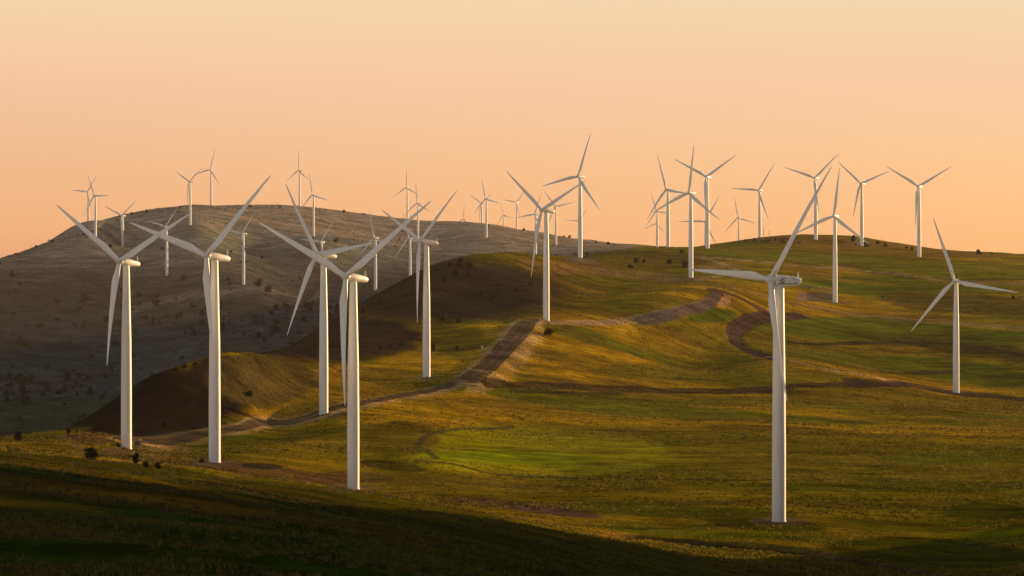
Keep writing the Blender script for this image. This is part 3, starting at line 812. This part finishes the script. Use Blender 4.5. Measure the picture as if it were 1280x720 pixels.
BUSH = [
 (115, 575, 19, 17, 'round', 'broad dark bush on the reddish bank left of the green cabinet'),
 (169, 579, 11, 14, 'round', 'upright dark bush directly below the leftmost front row tower'),
 (182, 584, 13, 9, 'low', 'low dark bush, middle of three on the bank below the leftmost front tower'),
 (197, 586, 10, 9, 'round', 'small round bush, rightmost of three on the bank below the leftmost front tower'),
 (252, 579, 9, 7, 'low', 'low dark bush touching the foot of the second front row tower'),
 (148, 559, 10, 6, 'low', 'low dark bush left of the foot of the leftmost front tower'),
 (23, 551, 13, 13, 'cone', 'dark pointed tree alone on the crest at the far left edge'),
 (86, 542, 9, 8, 'round', 'small dark bush on the crest above the red bank'),
 (96, 541, 4, 4, 'round', 'tiny dark bush on the crest beside a bigger one above the red bank'),
 (182, 487, 9, 14, 'cone', 'dark pointed tree, left one of the clump on the flank skyline'),
 (191, 482, 13, 17, 'round', 'tallest dark tree of the clump on the flank skyline'),
 (199, 474, 6, 8, 'cone', 'small pointed tree right of the clump on the flank skyline'),
 (219, 466, 8, 8, 'round', 'round dark bush on the flank skyline behind the second tower'),
 (231, 461, 9, 7, 'round', 'wide dark bush on the flank skyline, just left of the second tower'),
 (243, 457, 10, 5, 'low', 'low dark hedge-like bush on the flank skyline left of the second tower'),
 (236, 506, 12, 10, 'round', 'dark bush in the middle of the shaded brown flank'),
 (311, 497, 12, 10, 'round', 'dark bush on the shaded slope right of the second tower'),
 (205, 535, 9, 9, 'cone', 'dark shrub low on the shaded flank right of the leftmost front tower'),
 (685, 421, 15, 12, 'round', 'round dark bush beside the tan bank at the top of the road cutting'),
 (475, 437, 6, 7, 'cone', 'small dark bush, leftmost of three on the sunlit plateau'),
 (488, 435, 5, 5, 'round', 'tiny dark bush, middle of three on the sunlit plateau'),
 (501, 434, 13, 8, 'low', 'wide dark bush, rightmost of three on the sunlit plateau'),
 (541, 440, 8, 11, 'round', 'upright dark bush right behind the plateau turbine tower'),
 (571, 437, 6, 5, 'round', 'small dark bush between the plateau turbine and the road'),
 (562, 336, 10, 9, 'round', 'dark bush at the left of the thicket on the round hill top'),
 (574, 334, 12, 12, 'round', 'biggest dark bush of the thicket on the round hill top'),
 (586, 335, 12, 9, 'round', 'dark bush at the right of the thicket on the round hill top'),
 (569, 345, 12, 8, 'low', 'low dark bush in front of the thicket on the round hill top'),
 (584, 347, 14, 8, 'low', 'broad low bush below the thicket on the round hill top'),
 (556, 352, 8, 6, 'low', 'low dark bush at the left skirt of the thicket on the round hill'),
 (603, 371, 11, 10, 'round', 'dark bush in the hollow of the round hill, left one'),
 (613, 378, 10, 8, 'round', 'dark bush in the hollow of the round hill, lowest one'),
 (621, 373, 9, 8, 'round', 'dark bush in the hollow of the round hill, right one'),
 (646, 364, 9, 6, 'low', 'low dark bush on the spur of the round hill'),
 (653, 360, 6, 5, 'round', 'small dark bush at the upper end of the round hill spur'),
 (663, 357, 4, 6, 'cone', 'slender dark bush below the lower blade tip of the road cutting machine'),
 (574, 404, 9, 8, 'round', 'dark bush at the foot of the round hill behind the sunlit spur'),
 (475, 381, 9, 11, 'cone', 'dark conifer on the left skirt of the round hill'),
 (454, 392, 6, 7, 'cone', 'small conifer at the lowest left skirt of the round hill'),
 (553, 401, 6, 5, 'round', 'small bush at the foot of the shaded round hill, left of the others'),
 (720, 321, 7, 6, 'round', 'round bush just left of the hilltop turbine foot'),
 (733, 320, 6, 6, 'round', 'round bush just right of the hilltop turbine foot'),
 (695, 320, 5, 3, 'low', 'tiny low bush on the crest between the two hill turbines'),
 (795, 329, 8, 8, 'cone', 'dark bush on the saddle, tallest of the left three'),
 (805, 329, 6, 6, 'round', 'small dark bush on the saddle, right of the left three'),
 (788, 335, 10, 5, 'low', 'low wide bush on the saddle in front of two upright ones'),
 (837, 331, 9, 8, 'round', 'dark bush on the saddle left of the switchback turbine'),
 (857, 335, 11, 10, 'round', 'large dark bush touching the switchback turbine tower on its left'),
 (852, 318, 8, 7, 'round', 'dark bush on the saddle skyline beside the switchback turbine tower'),
 (932, 302, 4, 4, 'round', 'tiny bush on the skyline between two ridge turbines'),
 (903, 371, 6, 3, 'low', 'tiny dark bush in the bend of the earth road'),
 (1067, 302, 8, 9, 'cone', 'upright bush on the skyline left of the brown cabin'),
 (1083, 309, 8, 7, 'round', 'round bush right of the cabin turbine foot'),
 (1097, 305, 8, 5, 'low', 'wide bush on the skyline, first right of the cabin turbine'),
 (1107, 308, 7, 5, 'round', 'bush on the skyline, second right of the cabin turbine'),
 (1133, 311, 5, 4, 'round', 'small bush on the skyline, left one of the pair before the far right turbine'),
 (1140, 312, 5, 4, 'round', 'small bush on the skyline, right one of the pair before the far right turbine'),
 (1223, 318, 8, 7, 'cone', 'lone pointed bush on the right skyline beyond the pasture machine blade'),
 (1240, 318, 5, 3, 'low', 'sparse low bush at the right end of the skyline'),
 (1267, 374, 5, 5, 'round', 'small dark bush in brown scrub near the right edge'),
 (1103, 372, 4, 3, 'round', 'tiny bush in the green meadow right of the gravel pad'),
]
for b in BUSH:
    plant(*b)

# scattered junipers of the far hillside: many, alike, a few pixels each
def scatter_far(count):
    k = 0; tries = 0
    while k < count and tries < 20000:
        tries += 1
        px = random.uniform(-20, 560); py = random.uniform(290, 545)
        x, y = at(px, py)
        if y < 3200 or y > 6200: continue
        c = float(fbm(np.array([x]), np.array([y * 0.6]), 330, 41, 3)[0])
        dens = 0.12 + 0.9 * max(0, c + 0.05) + (0.5 if 380 < py < 510 else 0) * (c > -0.1)
        if px < 110 and 470 < py < 505: dens += 0.8
        if py < 350: dens *= 0.22
        if random.random() > dens: continue
        if any(abs(x - bx) < 15 and abs(y - by) < 40 for bx, by, _ in TB): continue
        s = random.choice((3, 3.5, 4, 4.5, 5.5, 7, 9)) * (1.2 if py > 420 else 1.1 if py > 350 else 0.75)
        kind = random.choice(('round', 'round', 'low', 'cone'))
        plant(px, py, s * (1.5 if kind == 'low' else 1.0), s * (0.6 if kind == 'low' else 0.95 if kind == 'round' else 1.15), kind,
              'dark juniper shrub scattered on the grey shaded hillside at left', 'junipers on the far hillside', mat=M_FARLEAF, parts=False, xy=(x, y))
        k += 1
scatter_far(235)
for i, px in enumerate((20, 45, 66, 104, 147, 165, 183, 210, 225, 312, 350, 430, 455, 610, 655, 705, 712, 745, 760, 768)):
    py = float(np.interp(px, [s[0] for s in SKY], [s[1] for s in SKY]))
    plant(px, py + 1.2, 4.5, random.uniform(2.5, 4.5), random.choice(('round', 'low', 'cone')), 'tiny shrub standing on the skyline of the long grey hill', 'shrubs on the far skyline', parts=False)
for i in range(26):
    px = random.uniform(942, 1002)
    plant(px, random.uniform(299, 305), random.uniform(4, 8), random.uniform(2, 3.4), 'low', 'low brown scrub thicket on the crown of the green hill', 'scrub on the green hilltop', 'scrub', 'shrub', M_SCRUB, parts=False)

# ------------------------------------------------------------------ small built things
def place(px, py, name, label, cat, rz=0.0):
    x, y = at(px, py)
    return tag(empty(name, (x, y, mesh_z(x, y)), rz), label, cat)
# transformer cabinet by the leftmost front tower
c = place(171.5, 558, 'transformer_cabinet', 'dark green metal cabinet on a concrete pad beside the leftmost front tower', 'cabinet', 0.5)
b = bmesh.new(); add_box(b, (0, 0, 0.1), (3.0, 2.6, 0.5)); mesh_obj('pad', b, M_CONC, c, False)
b = bmesh.new(); add_box(b, (0, 0, 1.3), (2.3, 2.0, 1.95), bevel=0.05); add_box(b, (0, 0, 2.33), (2.5, 2.2, 0.12), bevel=0.03); bod = mesh_obj('body', b, M_GREENBOX, c, False)
for s in (-0.56, 0.56):
    b = bmesh.new(); add_box(b, (s, -1.01, 1.25), (1.05, 0.05, 1.7), bevel=0.01)
    mesh_obj('door', b, M_GREENBOX, c, False)
p_ = place(175, 557, 'marker_post', 'pale cream marker post right of the dark green cabinet', 'post')
b = bmesh.new(); add_tube(b, (0, 0, -0.3), (0, 0, 2.9), 0.16, 0.14); mesh_obj('shaft', b, M_CREAM, p_)
b = bmesh.new(); add_box(b, (0.1, 0, 2.7), (1.0, 0.1, 0.5), bevel=0.02); mesh_obj('plate', b, M_CREAM, p_, False)
# roadside marker in the cutting
p_ = place(602.5, 439, 'roadside_sign', 'small pale signboard on a post at the left edge of the road cutting', 'sign', 0.5)
for s in (-0.5, 0.5):
    b = bmesh.new(); add_tube(b, (s, 0, -0.3), (s, 0, 3.2), 0.07, 0.07)
    mesh_obj('post', b, M_BROWN, p_)
b = bmesh.new(); add_box(b, (0, -0.1, 2.6), (1.5, 0.06, 1.7), bevel=0.02); mesh_obj('board', b, paint_mat('sign_board', (0.62, 0.52, 0.42), 0.6), p_, False)
def rock(px, py, s, label, seed):
    r = random.Random(seed); b = bmesh.new()
    bmesh.ops.create_icosphere(b, subdivisions=2, radius=1)
    for v in b.verts: v.co *= 0.8 + 0.4 * r.random(); v.co.z *= 0.6
    o = mesh_obj('boulder', b, M_CONC, None, False)
    x, y = at(px, py); o.location = (x, y, mesh_z(x, y) + s * 0.2); o.scale = (s, s, s); o.rotation_euler.z = r.random() * 6
    tag(o, label, 'rock')
rock(611, 441, 1.0, 'pale grey boulder on the road edge just right of the signboard', 1)
rock(1182, 486, 0.9, 'pale boulder left of the foot of the pasture turbine', 2)
rock(627, 431, 0.9, 'brown boulder on the left bank of the road cutting, above the signboard', 4)
# service cabin beside the skyline turbine
c = place(1071.5, 306.5, 'service_cabin', 'small brown cabin with a pale door beside the skyline turbine foot', 'cabin', 0.15)
b = bmesh.new(); add_box(b, (0, 0, 1.4), (6.5, 4.5, 3.4), bevel=0.04); mesh_obj('wall', b, M_BROWN, c, False)
b = bmesh.new()
ring_loft(b, [[(x, -2.7, 3.1), (x, 2.7, 3.1), (x, 0, 4.6)] for x in (-3.6, 3.6)]); mesh_obj('roof', b, M_GREY, c, False)
b = bmesh.new(); add_box(b, (0.6, -2.28, 1.3), (1.6, 0.1, 2.4), bevel=0.02); mesh_obj('door', b, M_WHITE, c, False)
# thin measuring masts on the skyline
def mast(px, py, hpx, label):
    x, y = at(px, py); s = y / F
    root = tag(empty('measuring_mast', (x, y, mesh_z(x, y))), label, 'mast')
    b = bmesh.new(); h = hpx * s
    add_tube(b, (0, 0, -0.5), (0, 0, h), 0.38, 0.25, 6); mesh_obj('shaft', b, M_GREY, root)
    b = bmesh.new(); add_box(b, (0, 0, h * 0.92), (2.2, 0.15, 0.15)); add_box(b, (0, 0, h * 0.6), (1.6, 0.15, 0.15)); mesh_obj('boom', b, M_GREY, root, False)
mast(954.5, 300, 17, 'thin taller measuring mast on the skyline beside a ridge turbine')
mast(961.3, 299, 10, 'thin shorter measuring mast on the skyline near the raised big blade')

# ------------------------------------------------------------------ near grass: tufts that catch the light
def tufts(name, label, X, Y, nb, hmin, hmax, spread, wd, c0, c1, seed, trans=0.3, tip=0.4):
    """one mesh of upright blades: ground cover nobody could count"""
    r = np.random.default_rng(seed); n = len(X)
    Z = mesh_z_many(X, Y)
    a = r.uniform(0, 6.283, (n, nb)); hh = r.uniform(hmin, hmax, (n, 1)) * r.uniform(0.6, 1.1, (n, nb)); ln = r.uniform(0.1, tip, (n, nb))
    bx = X[:, None] + r.normal(0, spread, (n, nb)); by = Y[:, None] + r.normal(0, spread, (n, nb))
    ca, sa = np.cos(a), np.sin(a)
    wd = wd * np.clip(np.hypot(X, Y) / 1100, 0.8, 2.6)[:, None]
    z0 = np.repeat(Z[:, None], nb, 1) - 0.06
    v0 = np.stack([bx - sa * wd, by + ca * wd, z0], -1); v1 = np.stack([bx + sa * wd, by - ca * wd, z0], -1)
    v2 = np.stack([bx + ca * ln * hh, by + sa * ln * hh, z0 + hh], -1)
    co = np.stack([v0, v1, v2], 2).reshape(-1, 3).astype(np.float32)
    nt_ = len(co) // 3
    me = bpy.data.meshes.new(name)
    me.vertices.add(len(co)); me.vertices.foreach_set('co', co.ravel())
    me.loops.add(len(co)); me.loops.foreach_set('vertex_index', np.arange(len(co), dtype=np.int32))
    me.polygons.add(nt_); me.polygons.foreach_set('loop_start', (np.arange(nt_) * 3).astype(np.int32))
    me.update(calc_edges=True)
    pick = np.repeat(r.random(n), nb * 3)[:, None]
    cc = np.array(c0)[None] * (1 - pick) + np.array(c1)[None] * pick
    at_ = me.attributes.new('cover', 'FLOAT_COLOR', 'POINT')
    at_.data.foreach_set('color', np.hstack([cc, np.ones((len(cc), 1))]).astype(np.float32).ravel())
    m = bpy.data.materials.new(name + '_blades'); m.use_nodes = True; nt = m.node_tree
    nt.nodes.remove(nt.nodes['Principled BSDF'])
    an = nt.nodes.new('ShaderNodeAttribute'); an.attribute_name = 'cover'
    df = nt.nodes.new('ShaderNodeBsdfDiffuse'); tr = nt.nodes.new('ShaderNodeBsdfTranslucent'); mx = nt.nodes.new('ShaderNodeMixShader'); mx.inputs[0].default_value = trans
    nt.links.new(an.outputs['Color'], df.inputs['Color']); nt.links.new(an.outputs['Color'], tr.inputs['Color'])
    nt.links.new(df.outputs[0], mx.inputs[1]); nt.links.new(tr.outputs[0], mx.inputs[2])
    nt.links.new(mx.outputs[0], nt.nodes['Material Output'].inputs['Surface'])
    me.materials.append(m)
    o = link(bpy.data.objects.new(name, me))
    tag(o, label, None, None, 'stuff')

def mesh_z_many(X, Y):
    a = np.arctan2(X, Y); r = np.hypot(X, Y)
    i = np.clip(np.searchsorted(AZ, a) - 1, 0, na - 2); j = np.clip(np.searchsorted(RR, r) - 1, 0, nr - 2)
    f = (a - AZ[i]) / (AZ[i + 1] - AZ[i]); g = (r - RR[j]) / (RR[j + 1] - RR[j])
    return (GZ[i, j] * (1 - f) + GZ[i + 1, j] * f) * (1 - g) + (GZ[i, j + 1] * (1 - f) + GZ[i + 1, j + 1] * f) * g
def cover_at(X, Y):
    i = np.clip(np.searchsorted(AZ, np.arctan2(X, Y)) - 1, 0, na - 2); j = np.clip(np.searchsorted(RR, np.hypot(X, Y)) - 1, 0, nr - 2)
    return col[i, j]

def spread_points(n, d0, d1, p0, p1, seed):
    r = np.random.default_rng(seed)
    D = d0 * (d1 / d0) ** r.random(n); az = np.arctan((r.uniform(p0, p1, n) - 640) / F)
    return np.sin(az) * D, np.cos(az) * D, r
# near slope
X, Y, r = spread_points(34000, 215, 720, -60, 1000, 3)
k = fbm(X * 0.7, Y, 18, 51, 3) + 0.5 * r.random(len(X)) > 0.12
tufts('grass', 'dark green and straw grass tufts on the shaded near slope', X[k], Y[k], 5, 0.25, 0.75, 0.26, 0.11, (0.018, 0.032, 0.010), (0.15, 0.10, 0.03), 3)
# meadows beyond: tussocks a pixel or two high
X, Y, r = spread_points(260000, 720, 3400, -60, 1340, 5)
cv_ = cover_at(X, Y)
green = cv_[:, 0] / np.maximum(cv_[:, 2], 1e-3)
k = (green > 4.0) & (cv_[:, 0] > 0.085) & (cv_[:, 1] < 0.98 * cv_[:, 0]) & (fbm(X * 0.5, Y, 45, 53, 4) + 0.9 * (r.random(len(X)) - 0.5) > -0.05)
X, Y = X[k], Y[k]
h = len(X) // 2
tufts('dry_grass', 'straw coloured tussocks scattered over the lit pasture', X[:h], Y[:h], 3, 0.25, 0.8, 0.35, 0.16, (0.12, 0.085, 0.012), (0.36, 0.25, 0.05), 5)
tufts('green_grass', 'dull green tussocks scattered over the lit pasture', X[h:], Y[h:], 3, 0.25, 0.75, 0.35, 0.18, (0.022, 0.028, 0.005), (0.10, 0.10, 0.012), 6)
# dark low scrub between the grass
X, Y, r = spread_points(40000, 1000, 3400, -60, 1340, 9)
cv_ = cover_at(X, Y)
k = (cv_[:, 1] < 0.8 * cv_[:, 0]) & (fbm(X * 0.5, Y, 90, 57, 4) + 0.7 * (r.random(len(X)) - 0.5) > 0.16)
tufts('scrub_cover', 'dark low scrub speckling the pastures and brown slopes', X[k], Y[k], 4, 0.25, 0.8, 0.35, 0.28, (0.012, 0.010, 0.004), (0.05, 0.04, 0.012), 9, 0.1)
# sagebrush of the far hill
X, Y, r = spread_points(60000, 3500, 6600, -40, 820, 7)
k = fbm(X * 0.6, Y, 160, 55, 4) + 0.8 * (r.random(len(X)) - 0.5) > 0.1
tufts('sagebrush', 'low grey sagebrush covering the far hillside', X[k], Y[k], 4, 0.6, 1.6, 0.6, 0.3, (0.022, 0.026, 0.022), (0.085, 0.068, 0.05), 8, 0.1)

# ------------------------------------------------------------------ air
def haze():
    zlo = float(GZ.min()) - 1.0; zhi = 290.0; R = 10700.0
    bm = bmesh.new()
    add_box(bm, (0, 0, (zlo + zhi) / 2), (2 * R, 2 * R, zhi - zlo))
    m = bpy.data.materials.new('haze_air'); m.use_nodes = True
    nt = m.node_tree; nt.nodes.clear()
    out = nt.nodes.new('ShaderNodeOutputMaterial'); v = nt.nodes.new('ShaderNodeVolumePrincipled')
    v.inputs['Color'].default_value = (0.84, 0.73, 0.62, 1)
    v.inputs['Density'].default_value = HAZE
    v.inputs['Anisotropy'].default_value = 0.25
    nt.links.new(v.outputs[0], out.inputs['Volume'])
    o = mesh_obj('haze', bm, m, None, False)
    tag(o, 'thin warm evening haze', None, None, 'stuff')
HAZE = 1.3e-5
haze()

# ------------------------------------------------------------------ light
SUN_AZ, SUN_EL = math.radians(51), math.radians(7.0)
w = bpy.data.worlds.new('World'); sc.world = w; w.use_nodes = True
nt = w.node_tree; L = nt.links.new
bg = nt.nodes['Background']
sky = nt.nodes.new('ShaderNodeTexSky'); sky.sky_type = 'NISHITA'; sky.sun_disc = False
sky.sun_elevation = SUN_EL; sky.sun_rotation = SUN_AZ; sky.dust_density = 0.3; sky.ozone_density = 1.0
tint = nt.nodes.new('ShaderNodeMixRGB'); tint.blend_type = 'MULTIPLY'; tint.inputs[0].default_value = 1.0; tint.inputs[2].default_value = (0.95, 0.78, 0.82, 1)
L(sky.outputs[0], tint.inputs[1]); L(tint.outputs[0], bg.inputs['Color']); bg.inputs['Strength'].default_value = 0.05
# evening glow low in the sky, on top of the Nishita sky
tc = nt.nodes.new('ShaderNodeTexCoord'); sx = nt.nodes.new('ShaderNodeSeparateXYZ'); L(tc.outputs['Generated'], sx.inputs[0])
rp = nt.nodes.new('ShaderNodeValToRGB'); L(sx.outputs['Z'], rp.inputs[0])
e = rp.color_ramp.elements
e[0].position = 0.0; e[0].color = (0.315, 0.126, 0.080, 1)
e[1].position = 0.6; e[1].color = (0.015, 0.018, 0.02, 1)
for pos, c_ in ((0.025, (0.325, 0.132, 0.085)), (0.058, (0.39, 0.178, 0.112)), (0.09, (0.45, 0.28, 0.15)), (0.20, (0.12, 0.09, 0.06))):
    x = e.new(pos); x.color = (*c_, 1)
bg2 = nt.nodes.new('ShaderNodeBackground'); L(rp.outputs[0], bg2.inputs['Color']); bg2.inputs['Strength'].default_value = 1.0
# the glow is strongest left of the view, away from the sun
dotn = nt.nodes.new('ShaderNodeVectorMath'); dotn.operation = 'DOT_PRODUCT'; dotn.inputs[1].default_value = (math.sin(math.radians(-45)), math.cos(math.radians(-45)), 0)
L(tc.outputs['Generated'], dotn.inputs[0])
mr = nt.nodes.new('ShaderNodeMapRange'); mr.interpolation_type = 'SMOOTHSTEP'
mr.inputs[1].default_value = 0.45; mr.inputs[2].default_value = 0.90; mr.inputs[3].default_value = 0.62; mr.inputs[4].default_value = 0.86
L(dotn.outputs['Value'], mr.inputs[0]); L(mr.outputs[0], bg2.inputs['Strength'])
rp3 = nt.nodes.new('ShaderNodeValToRGB'); L(sx.outputs['Z'], rp3.inputs[0])  # cool fill added to the sky behind the camera for shaded sides
e = rp3.color_ramp.elements
e[0].position = 0.0; e[0].color = (0.36, 0.40, 0.39, 1)
e[1].position = 0.5; e[1].color = (0.015, 0.02, 0.025, 1)
x = e.new(0.2); x.color = (0.27, 0.32, 0.33, 1)
dot3 = nt.nodes.new('ShaderNodeVectorMath'); dot3.operation = 'DOT_PRODUCT'; dot3.inputs[1].default_value = (-0.55, -0.84, 0)
L(tc.outputs['Generated'], dot3.inputs[0])
mr3 = nt.nodes.new('ShaderNodeMapRange'); mr3.interpolation_type = 'SMOOTHSTEP'
mr3.inputs[1].default_value = -0.35; mr3.inputs[2].default_value = 0.65; mr3.inputs[3].default_value = 0.0; mr3.inputs[4].default_value = 1.0
L(dot3.outputs['Value'], mr3.inputs[0])
bg3 = nt.nodes.new('ShaderNodeBackground'); L(rp3.outputs[0], bg3.inputs['Color']); L(mr3.outputs[0], bg3.inputs['Strength'])
add0 = nt.nodes.new('ShaderNodeAddShader'); L(bg.outputs[0], add0.inputs[0]); L(bg3.outputs[0], add0.inputs[1])
add = nt.nodes.new('ShaderNodeAddShader'); L(add0.outputs[0], add.inputs[0]); L(bg2.outputs[0], add.inputs[1])
L(add.outputs[0], nt.nodes['World Output'].inputs['Surface'])

sd = bpy.data.lights.new('sun', 'SUN'); sd.energy = 5.0; sd.angle = math.radians(0.5); sd.color = (1.0, 0.64, 0.31)
so = link(bpy.data.objects.new('sun', sd))
sv = Vector((math.sin(SUN_AZ) * math.cos(SUN_EL), math.cos(SUN_AZ) * math.cos(SUN_EL), math.sin(SUN_EL)))
so.rotation_euler = sv.to_track_quat('Z', 'Y').to_euler()
so.location = (300, 200, 400)

# ------------------------------------------------------------------ camera
cd = bpy.data.cameras.new('camera'); cam = link(bpy.data.objects.new('camera', cd)); sc.camera = cam
cd.sensor_width = 36.0; cd.lens = F / 1280 * 36.0
cd.shift_y = (HY - 360) / 1280
cd.clip_start = 0.5; cd.clip_end = 40000
cam.location = (0, 0, 0); cam.rotation_euler = (math.pi / 2, 0, 0)

vs = sc.view_settings
vs.view_transform = 'Standard'; vs.look = 'None'; vs.gamma = 1.0; vs.use_curve_mapping = False
vs.exposure = 0.75
sc.cycles.volume_bounces = 0
sc.cycles.max_bounces = 6
